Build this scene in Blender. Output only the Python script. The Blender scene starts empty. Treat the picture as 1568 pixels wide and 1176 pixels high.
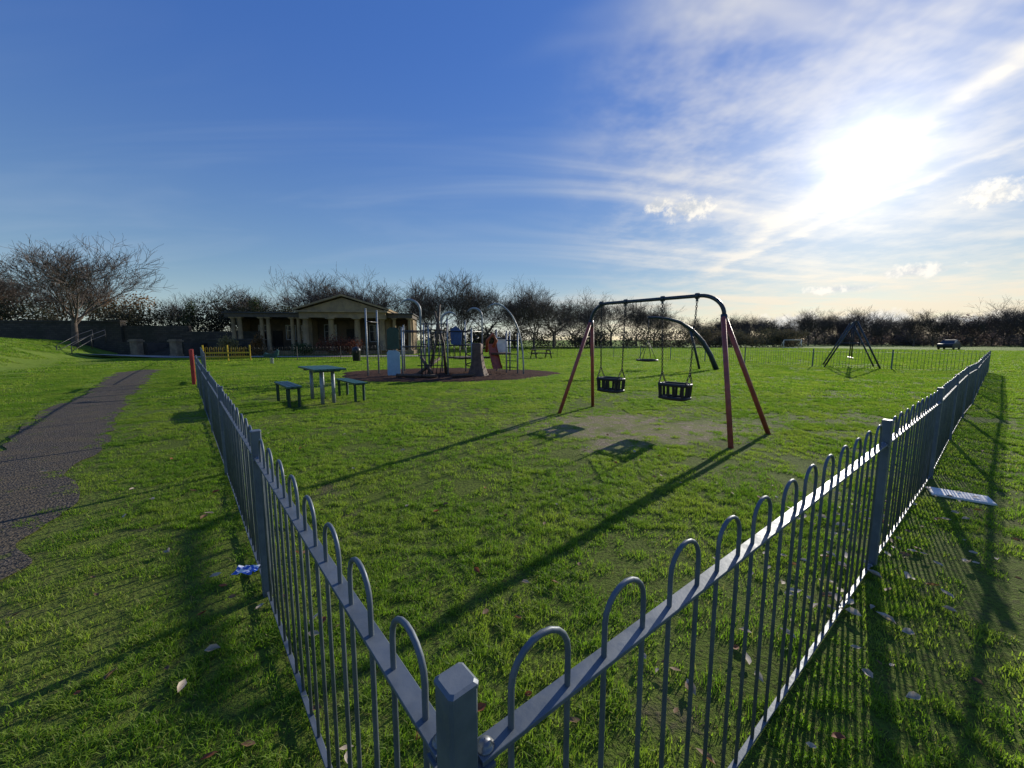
import bpy, math, random
import numpy as np
from mathutils import Vector, Matrix
random.seed(7); rng=np.random.default_rng(11)
scene=bpy.context.scene
rad=math.radians
# ------------------------------------------------------------------ helpers
class NT:
    def __init__(s,tree): s.t=tree; s.n=tree.nodes; s.l=tree.links
    def put(s,sock,val):
        if isinstance(val,bpy.types.NodeSocket): s.l.new(val,sock)
        elif val is not None: sock.default_value=val
    def m(s,op,a,b=None,c=None,clamp=False):
        n=s.n.new('ShaderNodeMath'); n.operation=op; n.use_clamp=clamp
        s.put(n.inputs[0],a)
        if b is not None: s.put(n.inputs[1],b)
        if c is not None: s.put(n.inputs[2],c)
        return n.outputs[0]
    def vm(s,op,a,b=None):
        n=s.n.new('ShaderNodeVectorMath'); n.operation=op
        s.put(n.inputs[0],a)
        if b is not None: s.put(n.inputs[1],b)
        return n.outputs['Value'] if op in('DOT_PRODUCT','LENGTH','DISTANCE') else n.outputs[0]
    def noise(s,vec,scale,detail=4,rough=.55,dist=0):
        n=s.n.new('ShaderNodeTexNoise')
        if vec is not None: s.l.new(vec,n.inputs['Vector'])
        n.inputs['Scale'].default_value=scale; n.inputs['Detail'].default_value=detail
        n.inputs['Roughness'].default_value=rough; n.inputs['Distortion'].default_value=dist
        return n.outputs['Fac']
    def mr(s,v,a,b,c=0.,d=1.,smooth=True):
        n=s.n.new('ShaderNodeMapRange'); n.interpolation_type='SMOOTHSTEP' if smooth else 'LINEAR'
        s.put(n.inputs['Value'],v)
        n.inputs['From Min'].default_value=a;n.inputs['From Max'].default_value=b
        n.inputs['To Min'].default_value=c;n.inputs['To Max'].default_value=d
        return n.outputs['Result']
    def mix(s,f,a,b,bt='MIX'):
        n=s.n.new('ShaderNodeMix'); n.data_type='RGBA'; n.blend_type=bt
        s.put(n.inputs[0],f)
        for i,v in((6,a),(7,b)):
            if isinstance(v,(tuple,list)): v=tuple(v)+((1,) if len(v)==3 else ())
            s.put(n.inputs[i],v)
        return n.outputs[2]
    def bump(s,h,strength=.3,dist=.02):
        n=s.n.new('ShaderNodeBump'); s.l.new(h,n.inputs['Height'])
        n.inputs['Strength'].default_value=strength; n.inputs['Distance'].default_value=dist
        return n.outputs[0]
def mat(name,c1,c2=None,scale=8,rough=.6,metal=0,bump=0,bscale=60,bdist=.004,transl=0,spec=.5):
    m=bpy.data.materials.new(name); m.use_nodes=True
    k=NT(m.node_tree); p=m.node_tree.nodes['Principled BSDF']
    tc=k.n.new('ShaderNodeTexCoord').outputs['Object']
    if c2 is None: c2=tuple(x*.72 for x in c1)
    f=k.mr(k.noise(tc,scale,3,.6),.35,.65)
    col=k.mix(f,c1,c2)
    k.l.new(col,p.inputs['Base Color'])
    if not transl: k.l.new(k.mr(k.noise(tc,scale*3,2),.3,.7,max(rough-.1,.05),min(rough+.1,1)),p.inputs['Roughness'])
    else: p.inputs['Roughness'].default_value=rough
    p.inputs['Metallic'].default_value=metal
    p.inputs['Specular IOR Level'].default_value=spec
    if bump: k.l.new(k.bump(k.noise(tc,bscale,3),bump,bdist),p.inputs['Normal'])
    if transl:
        t=k.n.new('ShaderNodeBsdfTranslucent'); k.l.new(col,t.inputs['Color'])
        mx=k.n.new('ShaderNodeMixShader'); mx.inputs[0].default_value=transl
        k.l.new(p.outputs[0],mx.inputs[1]); k.l.new(t.outputs[0],mx.inputs[2])
        k.l.new(mx.outputs[0],k.n['Material Output'].inputs['Surface'])
    return m
class MB:
    def __init__(s): s.v=[];s.f=[];s.mi=[];s.sm=[]
    def add(s,vs,fs,mi=0,sm=False):
        o=len(s.v); s.v+= [tuple(x) for x in vs]
        for f in fs: s.f.append(tuple(i+o for i in f)); s.mi.append(mi); s.sm.append(sm)
    def box(s,c,size,rz=0,mi=0,bev=0,M=None):
        hx,hy,hz=[q/2 for q in size]
        vs=[Vector((a*hx,b*hy,d*hz)) for d in(-1,1) for b in(-1,1) for a in(-1,1)]
        R=M if M is not None else Matrix.Rotation(rz,3,'Z')
        vs=[R@v+Vector(c) for v in vs]
        s.add(vs,[(0,2,3,1),(4,5,7,6),(0,1,5,4),(1,3,7,5),(3,2,6,7),(2,0,4,6)],mi)
    def beam(s,a,b,w,h,mi=0):
        a=Vector(a);b=Vector(b);d=(b-a);L=d.length;d.normalize()
        up=Vector((0,0,1)) if abs(d.z)<.95 else Vector((0,1,0))
        y=up.cross(d).normalized(); z=d.cross(y)
        M=Matrix((d,y,z)).transposed()
        s.box((a+b)/2,(L,w,h),M=M,mi=mi)
    def tube(s,pts,r,n=8,mi=0,cap=True,sm=True):
        pts=[Vector(p) for p in pts]; N=len(pts)
        rs=r if isinstance(r,(list,tuple)) else [r]*N
        t0=(pts[1]-pts[0]).normalized()
        ref=Vector((0,0,1)) if abs(t0.z)<.9 else Vector((1,0,0))
        nrm=t0.cross(ref).normalized(); vs=[]
        for i,p in enumerate(pts):
            if i==0:t=pts[1]-pts[0]
            elif i==N-1:t=pts[-1]-pts[-2]
            else:t=(pts[i+1]-pts[i]).normalized()+(pts[i]-pts[i-1]).normalized()
            if t.length<1e-9:t=t0.copy()
            t.normalize(); nrm=nrm-t*nrm.dot(t)
            if nrm.length<1e-6: nrm=t.orthogonal()
            nrm.normalize(); bi=t.cross(nrm)
            for k in range(n):
                a=2*math.pi*k/n
                vs.append(p+(nrm*math.cos(a)+bi*math.sin(a))*rs[i])
        fs=[]
        for i in range(N-1):
            for k in range(n):
                fs.append((i*n+k,i*n+(k+1)%n,(i+1)*n+(k+1)%n,(i+1)*n+k))
        s.add(vs,fs,mi,sm)
        if cap:
            o=len(s.v)-N*n
            s.f.append(tuple(o+k for k in range(n))[::-1]);s.mi.append(mi);s.sm.append(False)
            s.f.append(tuple(o+(N-1)*n+k for k in range(n)));s.mi.append(mi);s.sm.append(False)
    def prism(s,poly,y0,y1,mi=0):
        n=len(poly); vs=[(x,y0,z) for x,z in poly]+[(x,y1,z) for x,z in poly]
        fs=[tuple(range(n)),tuple(range(2*n-1,n-1,-1))]+[(i,i+n,(i+1)%n+n,(i+1)%n) for i in range(n)]
        s.add(vs,fs,mi)
    def build(s,name,mats,parent=None,loc=(0,0,0),rz=0):
        me=bpy.data.meshes.new(name); me.from_pydata(s.v,[],s.f)
        for m in mats: me.materials.append(m)
        me.polygons.foreach_set('material_index',s.mi); me.polygons.foreach_set('use_smooth',s.sm)
        me.update()
        o=bpy.data.objects.new(name,me); scene.collection.objects.link(o)
        o.location=loc;o.rotation_euler=(0,0,rz)
        if parent:o.parent=parent
        return o
def empty(name,loc=(0,0,0),rz=0):
    e=bpy.data.objects.new(name,None); scene.collection.objects.link(e); e.location=loc; e.rotation_euler=(0,0,rz); return e
def np_mesh(name,verts,quads,mats,tri=False):
    me=bpy.data.meshes.new(name); k=3 if tri else 4
    me.vertices.add(len(verts)); me.vertices.foreach_set('co',np.asarray(verts,dtype=np.float32).ravel())
    q=np.asarray(quads,dtype=np.int32); me.loops.add(q.size); me.loops.foreach_set('vertex_index',q.ravel())
    me.polygons.add(len(q)); me.polygons.foreach_set('loop_start',np.arange(0,q.size,k,dtype=np.int32))
    me.polygons.foreach_set('loop_total',np.full(len(q),k,dtype=np.int32))
    for m in mats: me.materials.append(m)
    me.update(calc_edges=True)
    return me
def link(name,me,loc=(0,0,0),rz=0,sc=1):
    o=bpy.data.objects.new(name,me); scene.collection.objects.link(o); o.location=loc;o.rotation_euler=(0,0,rz)
    o.scale=(sc,sc,sc) if not isinstance(sc,tuple) else sc
    return o
_g=rng.random((256,256))
def vnoise(x,y,sc):
    x=np.asarray(x)*sc+1000.;y=np.asarray(y)*sc+1000.
    xi=np.floor(x).astype(int);yi=np.floor(y).astype(int);fx=x-xi;fy=y-yi
    fx=fx*fx*(3-2*fx);fy=fy*fy*(3-2*fy)
    g=lambda a,b:_g[a%256,b%256]
    return (g(xi,yi)*(1-fx)+g(xi+1,yi)*fx)*(1-fy)+(g(xi,yi+1)*(1-fx)+g(xi+1,yi+1)*fx)*fy
def sstep(x,a,b):
    t=np.clip((x-a)/(b-a),0,1); return t*t*(3-2*t)
def ground_z(x,y):
    x=np.asarray(x,dtype=float);y=np.asarray(y,dtype=float)
    d=(x+24)*-.8+(y-18)*-.6
    z=1.5*sstep(d,-.6,5.5)
    r=np.hypot(x,y)
    z=z+(vnoise(x,y,.35)-.5)*.05*sstep(r,3,9)
    z=z+(vnoise(x,y,.02)-.5)*.8*sstep(r,70,140)
    return z
gz=lambda x,y:float(ground_z(x,y))
# ------------------------------------------------------------------ camera
cam=bpy.data.cameras.new('camera'); co=bpy.data.objects.new('camera',cam); scene.collection.objects.link(co)
H=1.55
co.location=(0,0,H); co.rotation_euler=(rad(90-6.6),0,0)
cam.sensor_fit='HORIZONTAL'; cam.sensor_width=36; cam.lens=13.52; cam.clip_start=.03; cam.clip_end=5000
scene.camera=co
scene.view_settings.view_transform='Standard'; scene.view_settings.look='None'; scene.view_settings.exposure=0
# ------------------------------------------------------------------ world + sun
def azel(a,e): a=rad(a);e=rad(e); return Vector((math.sin(a)*math.cos(e),math.cos(a)*math.cos(e),math.sin(e)))
SAZ,SEL=41.4,18.7
sd=azel(SAZ,SEL)
w=bpy.data.worlds.new('World'); scene.world=w; w.use_nodes=True
k=NT(w.node_tree); bg=k.n['Background']
STR=.12
S=1/STR
sky=k.n.new('ShaderNodeTexSky'); sky.sky_type='NISHITA'; sky.sun_disc=False
sky.sun_elevation=rad(SEL); sky.sun_rotation=rad(SAZ); sky.air_density=1.0; sky.dust_density=.15; sky.ozone_density=2.0
dirv=k.vm('NORMALIZE',k.n.new('ShaderNodeTexCoord').outputs['Generated'])
sep=k.n.new('ShaderNodeSeparateXYZ'); k.l.new(dirv,sep.inputs[0]); dz=sep.outputs[2]
sdot=k.m('MAXIMUM',k.vm('DOT_PRODUCT',dirv,tuple(sd)),0.0)
den=k.m('ADD',k.m('MAXIMUM',dz,0.0),.12)
comb=k.n.new('ShaderNodeCombineXYZ')
k.l.new(k.m('DIVIDE',sep.outputs[0],den),comb.inputs[0]);k.l.new(k.m('DIVIDE',sep.outputs[1],den),comb.inputs[1])
mp=k.n.new('ShaderNodeMapping'); k.l.new(comb.outputs[0],mp.inputs[0])
mp.inputs['Rotation'].default_value=(0,0,rad(-50)); mp.inputs['Scale'].default_value=(.30,1.2,1)
cirr=k.noise(mp.outputs[0],1.1,4,.58,1.0)
fine=k.noise(comb.outputs[0],3.4,4,.62,0)
near=k.mr(sdot,.62,.99)
c=k.mr(cirr,.42,.80)
cover=k.m('MULTIPLY',c,k.m('ADD',k.m('MULTIPLY',near,.55),.24))
cover2=k.m('MULTIPLY',k.mr(fine,.34,.72),k.m('MULTIPLY',k.mr(sdot,.80,.985),.45))
cover=k.m('ADD',cover,cover2)
def trail(a,b,width,amp,mid,lim):
    global cover
    n=a.cross(b).normalized()
    d=k.m('ABSOLUTE',k.m('ADD',k.vm('DOT_PRODUCT',dirv,tuple(n)),k.m('MULTIPLY',k.m('SUBTRACT',fine,.5),.025)))
    g=k.m('EXPONENT',k.m('MULTIPLY',k.m('POWER',k.m('DIVIDE',d,width),2.0),-1.0))
    gate=k.mr(k.vm('DOT_PRODUCT',dirv,tuple(mid)),math.cos(rad(lim)),math.cos(rad(lim*.45)))
    t=k.m('MULTIPLY',k.m('MULTIPLY',g,gate),k.m('MULTIPLY',k.mr(fine,.25,.7,.45,1.),amp))
    cover=k.m('ADD',cover,t)
trail(azel(50.6,23.1),azel(29.6,10.6),.016,.6,azel(44,20),24)
trail(azel(51.3,16.8),azel(31,10.5),.007,.5,azel(44,14.5),22)
low=k.m('MULTIPLY',k.mr(dz,.02,.17,1,0),k.mr(sdot,.3,.93,.30,.75))
lown=k.n.new('ShaderNodeMapping'); k.l.new(dirv,lown.inputs[0]); lown.inputs['Scale'].default_value=(3.,3.,22)
ln=k.noise(lown.outputs[0],1.6,3,.6,0)
cover=k.m('ADD',cover,k.m('MULTIPLY',low,k.mr(ln,.30,.65,.35,1)))
cover=k.m('MINIMUM',cover,.92)
puff=None
for (a,e,sa,se,amp) in((23.6,16.5,3.6,1.6,1),(19.9,17.3,1.9,1.1,1),(50.0,12.9,1.9,1.3,.95),(45.5,6.9,3.4,.8,.95),(40,5.6,4.5,.6,.8),
                    (36,1.8,5,1.5,1),(43,2.0,5,1.3,1),(50,1.8,5,1.0,.9)):
    d0=azel(a,e); rt=Vector((math.cos(rad(a)),-math.sin(rad(a)),0)); up=rt.cross(d0)*1.0
    df=k.vm('SUBTRACT',dirv,tuple(d0))
    x=k.m('DIVIDE',k.vm('DOT_PRODUCT',df,tuple(rt)),math.sin(rad(sa)))
    y=k.m('DIVIDE',k.vm('DOT_PRODUCT',df,tuple(up)),math.sin(rad(se)))
    r=k.m('SQRT',k.m('ADD',k.m('MULTIPLY',x,x),k.m('MULTIPLY',y,y)))
    v=k.m('MULTIPLY',k.mr(r,1.35,0.0,0,1,False),amp)
    puff=v if puff is None else k.m('MAXIMUM',puff,v)
pn=k.noise(dirv,34,4,.66,0)
pm=k.m('MULTIPLY',k.mr(k.m('ADD',k.m('MULTIPLY',puff,.85),k.m('MULTIPLY',k.m('SUBTRACT',pn,.5),1.5)),.20,.66),k.mr(puff,0,.15))
ccol=k.mix(k.mr(sdot,.76,.996),(.44*S,.54*S,.68*S),(.90*S,.86*S,.79*S))
ccol=k.mix(k.m('MULTIPLY',k.mr(dz,.0,.20,1,0),k.mr(sdot,.55,.93)),ccol,(.86*S,.74*S,.54*S))
tint=k.mix(k.mr(dz,.0,.62),(1.12,1.20,1.28),(.58,.90,1.56))
skyc=k.mix(1.0,sky.outputs[0],tint,'MULTIPLY')
sc3=k.n.new('ShaderNodeSeparateColor'); k.l.new(skyc,sc3.inputs[0])
bb=k.m('MULTIPLY',sc3.outputs[2],STR)
fac=k.m('DIVIDE',1.0,k.m('ADD',1.0,k.m('MULTIPLY',k.m('MAXIMUM',k.m('SUBTRACT',bb,.42),0.0),1.1)))
scl=k.n.new('ShaderNodeVectorMath'); scl.operation='SCALE'; k.l.new(skyc,scl.inputs[0]); k.l.new(fac,scl.inputs['Scale'])
skyc=scl.outputs[0]
col=k.mix(cover,skyc,ccol)
pcol=k.mix(k.mr(pn,.4,.65),(.54*S,.58*S,.64*S),(.98*S,.93*S,.84*S))
col=k.mix(k.m('MULTIPLY',pm,.88),col,pcol)
def glow(n,amp,c):
    global col
    g=k.m('MULTIPLY',k.m('POWER',sdot,n),amp*S)
    v=k.n.new('ShaderNodeMix'); v.data_type='RGBA'; v.blend_type='ADD'; v.inputs[0].default_value=1
    cc=k.vm('SCALE',(c[0],c[1],c[2])); cc.node.inputs['Scale'].default_value=1; k.l.new(g,cc.node.inputs['Scale'])
    k.l.new(col,v.inputs[6]); k.l.new(cc,v.inputs[7]); col=v.outputs[2]
glow(2600,2.5,(1,.97,.88)); glow(420,.40,(1,.95,.82)); glow(90,.26,(1,.93,.78)); glow(16,.17,(1,.95,.84))
k.l.new(col,bg.inputs[0]); bg.inputs[1].default_value=STR
sl=bpy.data.lights.new('sun','SUN'); sl.energy=5; sl.angle=rad(.5); sl.color=(1,.93,.80)
so=bpy.data.objects.new('sun',sl); scene.collection.objects.link(so); so.rotation_euler=sd.to_track_quat('Z','Y').to_euler(); so.location=(20,20,20)
# ------------------------------------------------------------------ materials
M_fence=mat('fence_paint',(.145,.170,.195),(.105,.128,.150),9,.50,.2,.25,90,.0015,spec=.4)
M_bolt=mat('galv_bolt',(.22,.23,.24),None,20,.4,.7)
M_red=mat('red_paint',(.40,.085,.058),(.27,.065,.048),10,.5,0,.2,70,.001)
M_navy=mat('navy_paint',(.030,.045,.060),(.02,.03,.04),10,.4,0)
M_chain=mat('chain_steel',(.07,.065,.06),(.05,.04,.035),40,.5,.6)
M_rubber=mat('black_rubber',(.018,.018,.02),(.012,.012,.013),20,.5,0,.3,60)
M_green=mat('green_slats',(.02,.10,.065),(.014,.07,.05),6,.4)
M_dkgreen=mat('green_frame',(.012,.05,.035),None,6,.45)
M_steel=mat('galvanised_steel',(.30,.33,.35),(.22,.24,.26),12,.5,.2)
M_wood=mat('timber',(.12,.075,.045),(.07,.045,.03),7,.75,0,.5,30)
M_stone=mat('sandstone',(.34,.24,.125),(.22,.16,.095),1.2,.85,0,.5,8,.02)
M_pier=mat('pier_stone',(.26,.19,.12),(.16,.12,.08),2,.85,0,.6,8,.03)
M_stoned=mat('dark_stone',(.075,.062,.05),(.045,.04,.034),1.5,.9,0,.6,6,.03)
M_roof=mat('slate_roof',(.05,.05,.055),(.035,.035,.04),3,.7)
M_fascia=mat('dark_fascia',(.10,.08,.06),(.07,.055,.045),3,.8)
M_glass=mat('window_glass',(.03,.035,.04),(.02,.02,.025),3,.12)
M_frame=mat('white_frame',(.45,.45,.43),None,6,.5)
M_dark=mat('interior',(.03,.026,.022),None,3,.9)
M_bark=mat('bark',(.12,.09,.068),(.07,.054,.042),3,.9,0,.5,20)
M_twig=mat('twigs',(.12,.09,.068),(.08,.06,.048),2,.9)
M_yel=mat('yellow_paint',(.62,.42,.02),None,6,.45)
M_blue=mat('blue_panel',(.02,.08,.25),None,6,.4)
M_pale=mat('pale_panel',(.34,.48,.58),(.28,.42,.52),8,.4)
M_orange=mat('orange_plastic',(.40,.09,.03),None,6,.5)
M_white=mat('white_paint',(.86,.82,.74),(.74,.71,.64),6,.8,0,.2,40,spec=.2)
M_black=mat('black_paint',(.015,.016,.018),None,6,.45)
M_conc=mat('concrete',(.38,.34,.29),(.28,.25,.21),2,.9,0,.4,30)
# ------------------------------------------------------------------ ground
MUD=[(1.6,7.2,1.35,.70,rad(15)),(2.8,6.4,1.6,.60,rad(20)),(1.0,6.3,.9,.35,rad(-20)),(1.5,5.5,.5,.25,.4)]
def gmat():
    m=bpy.data.materials.new('grass_ground'); m.use_nodes=True; k=NT(m.node_tree); p=k.n['Principled BSDF']
    pos=k.n.new('ShaderNodeNewGeometry').outputs['Position']
    n1=k.noise(pos,.25,4,.6); n2=k.noise(pos,2.2,4,.65); n3=k.noise(pos,35,4,.7); n4=k.noise(pos,.05,3)
    c=k.mix(k.mr(n2,.35,.65),(.13,.20,.022),(.185,.27,.034))
    c=k.mix(k.mr(n1,.4,.7),c,(.22,.28,.045))
    c=k.mix(k.mr(n4,.4,.62),c,(.17,.26,.038))
    dist=k.vm('LENGTH',pos)
    soilmix=k.mr(dist,8,25,1,.15)
    c=k.mix(k.m('MULTIPLY',k.mr(n3,.42,.68,.2,.85),soilmix),c,(.065,.060,.026))
    soil=k.mix(k.mr(n3,.4,.6),(.09,.07,.042),(.16,.13,.085))
    c=k.mix(k.m('MULTIPLY',k.mr(n2,.52,.68),k.m('MULTIPLY',k.mr(k.noise(pos,.8,3),.44,.60,0,.75),soilmix)),c,soil)
    def ell(cx,cy,rx,ry,ang):
        mpn=k.n.new('ShaderNodeMapping'); mpn.vector_type='TEXTURE'; k.l.new(pos,mpn.inputs[0])
        mpn.inputs['Location'].default_value=(cx,cy,0); mpn.inputs['Rotation'].default_value=(0,0,ang); mpn.inputs['Scale'].default_value=(rx,ry,100)
        return k.vm('LENGTH',mpn.outputs[0])
    e=ell(*MUD[0])
    for q_ in MUD[1:]: e=k.m('MINIMUM',e,ell(*q_))
    e=k.m('ADD',e,k.m('MULTIPLY',k.m('SUBTRACT',k.noise(pos,2.5,5,.7),.5),2.6))
    mudc=k.mix(k.mr(n3,.35,.65),(.17,.135,.085),(.40,.33,.225))
    mudc=k.mix(k.mr(k.noise(pos,4,4,.75),.42,.56,0,.85),mudc,(.22,.25,.065))
    c=k.mix(k.mr(e,1.4,.7),c,mudc)
    k.l.new(c,p.inputs['Base Color']); p.inputs['Roughness'].default_value=.95; p.inputs['Specular IOR Level'].default_value=.1
    k.l.new(k.bump(k.m('ADD',k.m('MULTIPLY',n2,.8),n3),1.0,.05),p.inputs['Normal'])
    return m
t=np.linspace(-6.3,6.3,421); ax=3*np.sinh(t)
X,Y=np.meshgrid(ax,ax); Z=ground_z(X,Y); n=len(ax)
idx=np.arange(n*n).reshape(n,n)
q=np.stack([idx[:-1,:-1],idx[:-1,1:],idx[1:,1:],idx[1:,:-1]],-1).reshape(-1,4)
gme=np_mesh('ground',np.stack([X,Y,Z],-1).reshape(-1,3),q,[gmat()])
gme.polygons.foreach_set('use_smooth',[True]*len(gme.polygons))
link('ground',gme)
def interp(pts,y): 
    p=np.array(pts); return np.interp(y,p[:,1],p[:,0])
R_e=[(-.6,-6),(-1.9,0),(-3.45,2.54),(-5.55,4.96),(-9.28,9.08),(-12.6,13),(-16.3,17.5),(-18.3,20)]
L_e=[(-3.5,-6),(-4.6,0),(-5.6,2.8),(-7.19,5.26),(-9.9,7.84),(-12.4,11),(-15.6,14.7),(-18.6,18),(-19.2,20)]
ys=np.linspace(-6,20,521)
def edge(pts,ph): 
    x=interp(pts,ys); return x+(vnoise(ys,ys*0+ph,1.1)-.5)*.35+(vnoise(ys,ys*0+ph,4)-.5)*.3
xl=edge(L_e,3.3); xr=edge(R_e,9.7)
NC=8
V=[]
for i,y in enumerate(ys):
    for j in range(NC+1):
        f=j/NC; x=xl[i]*(1-f)+xr[i]*f
        V.append((x,y,0))
V=np.array(V); V[:,2]=ground_z(V[:,0],V[:,1])+.012
idx=np.arange(len(ys)*(NC+1)).reshape(len(ys),NC+1)
q=np.stack([idx[:-1,:-1],idx[:-1,1:],idx[1:,1:],idx[1:,:-1]],-1).reshape(-1,4)
def pmat():
    m=bpy.data.materials.new('asphalt'); m.use_nodes=True;k=NT(m.node_tree);p=k.n['Principled BSDF']
    pos=k.n.new('ShaderNodeNewGeometry').outputs['Position']
    n3=k.noise(pos,45,4,.8); n2=k.noise(pos,3,4,.6)
    vo=k.n.new('ShaderNodeTexVoronoi'); vo.inputs['Scale'].default_value=60; k.l.new(pos,vo.inputs['Vector'])
    c=k.mix(k.mr(n3,.35,.65),(.05,.043,.035),(.17,.145,.115))
    c=k.mix(k.mr(n2,.42,.66,0,.75),c,(.15,.12,.08))
    c=k.mix(k.mr(k.noise(pos,4,5,.75),.58,.68,0,.9),c,(.10,.13,.028))
    k.l.new(c,p.inputs['Base Color']);p.inputs['Roughness'].default_value=.9; p.inputs['Specular IOR Level'].default_value=.12
    k.l.new(k.bump(k.m('ADD',n3,vo.outputs['Distance']),1,.02),p.inputs['Normal']); return m
pm_=np_mesh('asphalt_path',V,q,[pmat()]); link('asphalt_path',pm_)
mb=MB()
P=[(-36,31.6),(-30,32.6),(-22,33.4),(-8,35.0)]
for i in range(len(P)-1):
    (x0,y0),(x1,y1)=P[i],P[i+1]
    mb.add([(x0,y0,gz(x0,y0)+.03),(x1,y1,.05),(x1,y1+2.4,.05),(x0,y0+2.4,gz(x0,y0+2.4)+.03)],[(0,1,2,3)])
mb.build('concrete_path',[M_conc])
M_mulch=mat('bark_mulch',(.105,.056,.038),(.05,.030,.022),14,.95,0,1,30,.03,spec=.05)
cx,cy,rx,ry=-3.0,17.4,4.9,3.3
def rr(a): return 1+.05*np.sin(3*a+1)+.04*np.sin(5*a)+.02*np.sin(13*a)
NR,NA=26,90; V=[];
for i in range(NR+1):
    for j in range(NA):
        a=2*math.pi*j/NA; f=i/NR; x=cx+rx*rr(a)*math.cos(a)*f; y=cy+ry*rr(a)*math.sin(a)*f
        V.append((x,y,gz(x,y)+(.035+random.uniform(-.012,.02) if i<NR else -.01)))
q=[(i*NA+j,i*NA+(j+1)%NA,(i+1)*NA+(j+1)%NA,(i+1)*NA+j) for i in range(NR) for j in range(NA)]
link('bark_play_surface',np_mesh('bark_play_surface',np.array(V),np.array(q),[M_mulch]))
# ------------------------------------------------------------------ bow top fence
C0=Vector((-.087,.542,0))
def fence_panel(mb,a,b,hi,zr=.865,mi=0,off=None):
    a=Vector(a);b=Vector(b);d=b-a;L=d.length;d.normalize(); nn=Vector((-d.y,d.x,0))
    za=gz(a.x,a.y);zb=gz(b.x,b.y)
    zz=lambda s: za+(zb-za)*s/L
    sides=10 if hi==2 else(6 if hi==1 else 4); arc=10 if hi==2 else(6 if hi==1 else 4)
    if hi==2:
        for z0,o2,hw_ in((zr,.035,.020),(.03,.035,.010)):
            A=a+d*o2;B=b-d*o2
            prof=[(-hw_,-.004),(-hw_+.001,-.005),(hw_-.001,-.005),(hw_,-.004),(hw_,.004),(hw_-.001,.005),(-hw_+.001,.005),(-hw_,.004)]
            vs=[A+nn*px+Vector((0,0,za+z0+pz)) for px,pz in prof]+[B+nn*px+Vector((0,0,zb+z0+pz)) for px,pz in prof]
            mb.add(vs,[(i,(i+1)%8,(i+1)%8+8,i+8) for i in range(8)]+[tuple(range(8))[::-1],tuple(range(8,16))],mi)
    else:
        for z0,w_ in((zr,.04),(.03,.02)): mb.beam(a+Vector((0,0,za+z0)),b+Vector((0,0,zb+z0)),w_,.01,mi)
    hw=.07; pitch=.255; nh=max(1,int((L-.09)/pitch)); 
    if off is None: off=(L-(nh*pitch-.115))/2
    for i in range(nh):
        s0=off+i*pitch; s1=s0+.14; z=zz(s0)
        j=random.uniform(-.003,.003); j2=random.uniform(-.004,.004); jz_=random.uniform(-.006,.006)
        p0=a+d*(s0+j2)+nn*j;p1=a+d*(s1+j2)+nn*j; c=(p0+p1)/2; zt=z+.945+jz_
        pts=[p0+Vector((0,0,z+.02)),p0+Vector((0,0,zt))]
        for q_ in range(1,arc):
            an=math.pi*q_/arc; pts.append(c-d*hw*math.cos(an)+Vector((0,0,zt+hw*math.sin(an))))
        pts+= [p1+Vector((0,0,zt)),p1+Vector((0,0,z+.02))]
        mb.tube(pts,.0062 if hi else .0085,sides,mi)
def post(mb,p,ang,w=.051,h=1.022,mi=0,bm=None):
    z=gz(p[0],p[1]); R=Matrix.Rotation(ang,3,'Z'); b=.005
    def ringv(hw,zz_,c=b): return [R@Vector(q_)+Vector((p[0],p[1],z)) for q_ in((-hw+c,-hw,zz_),(hw-c,-hw,zz_),(hw,-hw+c,zz_),(hw,hw-c,zz_),(hw-c,hw,zz_),(-hw+c,hw,zz_),(-hw,hw-c,zz_),(-hw,-hw+c,zz_))]
    hw=w/2
    vs=ringv(hw,-.05)+ringv(hw,h-.006)+ringv(hw+.0015,h-.006)+ringv(hw+.0015,h)+ringv(hw*.86,h+.004)
    fs=[]
    for r_ in range(4): fs+=[(r_*8+i,r_*8+(i+1)%8,(r_+1)*8+(i+1)%8,(r_+1)*8+i) for i in range(8)]
    fs.append(tuple(range(32,40)))
    mb.add(vs,fs,mi)
def bolt(mb,p,r=.013,mi=1):
    p=Vector(p); prof=[(r*1.25,0),(r*1.25,.002),(r,.003),(r*.9,.008),(r*.55,.012),(0.001,.0135)]
    vs=[];N_=12
    for rr_,zz_ in prof:
        for i in range(N_): a=2*math.pi*i/N_; vs.append(p+Vector((rr_*math.cos(a),rr_*math.sin(a),zz_)))
    fs=[(j*N_+i,j*N_+(i+1)%N_,(j+1)*N_+(i+1)%N_,(j+1)*N_+i) for j in range(len(prof)-1) for i in range(N_)]
    mb.add(vs,fs,mi,True)
def run(name,pts_s,mats,ang,skip_first=False,off0=None):
    mb=MB()
    for i,p in enumerate(pts_s):
        if not(skip_first and i==0): post(mb,p,ang)
        if i<len(pts_s)-1:
            q_=pts_s[i+1]; dist=math.hypot((p[0]+q_[0])/2,(p[1]+q_[1])/2)
            fence_panel(mb,(p[0],p[1],0),(q_[0],q_[1],0),2 if dist<6 else(1 if dist<16 else 0),off=off0 if i==0 else None)
            d=(Vector(q_[:2])-Vector(p[:2])).normalized()
            if dist<12:
                for s_,b_ in((1,p),(-1,q_)):
                    c=Vector((b_[0]+s_*d.x*.052,b_[1]+s_*d.y*.052,gz(*b_[:2])))
                    bolt(mb,(c.x,c.y,c.z+.870))
                    mb.box((c.x-s_*d.x*.012,c.y-s_*d.y*.012,c.z+.8555),(.034,.05,.008),math.atan2(d.y,d.x),0)
    return mb.build(name,mats)
dl=Vector((-.649,.761)); dr=Vector((.796,.605))
left=[(C0.x,C0.y)]
for s in(2.17,4.9,7.6,10.3,13.0,15.0): left.append((C0.x+dl.x*s,C0.y+dl.y*s))
left.append((-10.75,13.1))
angL=math.atan2(dl.y,dl.x)
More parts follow.
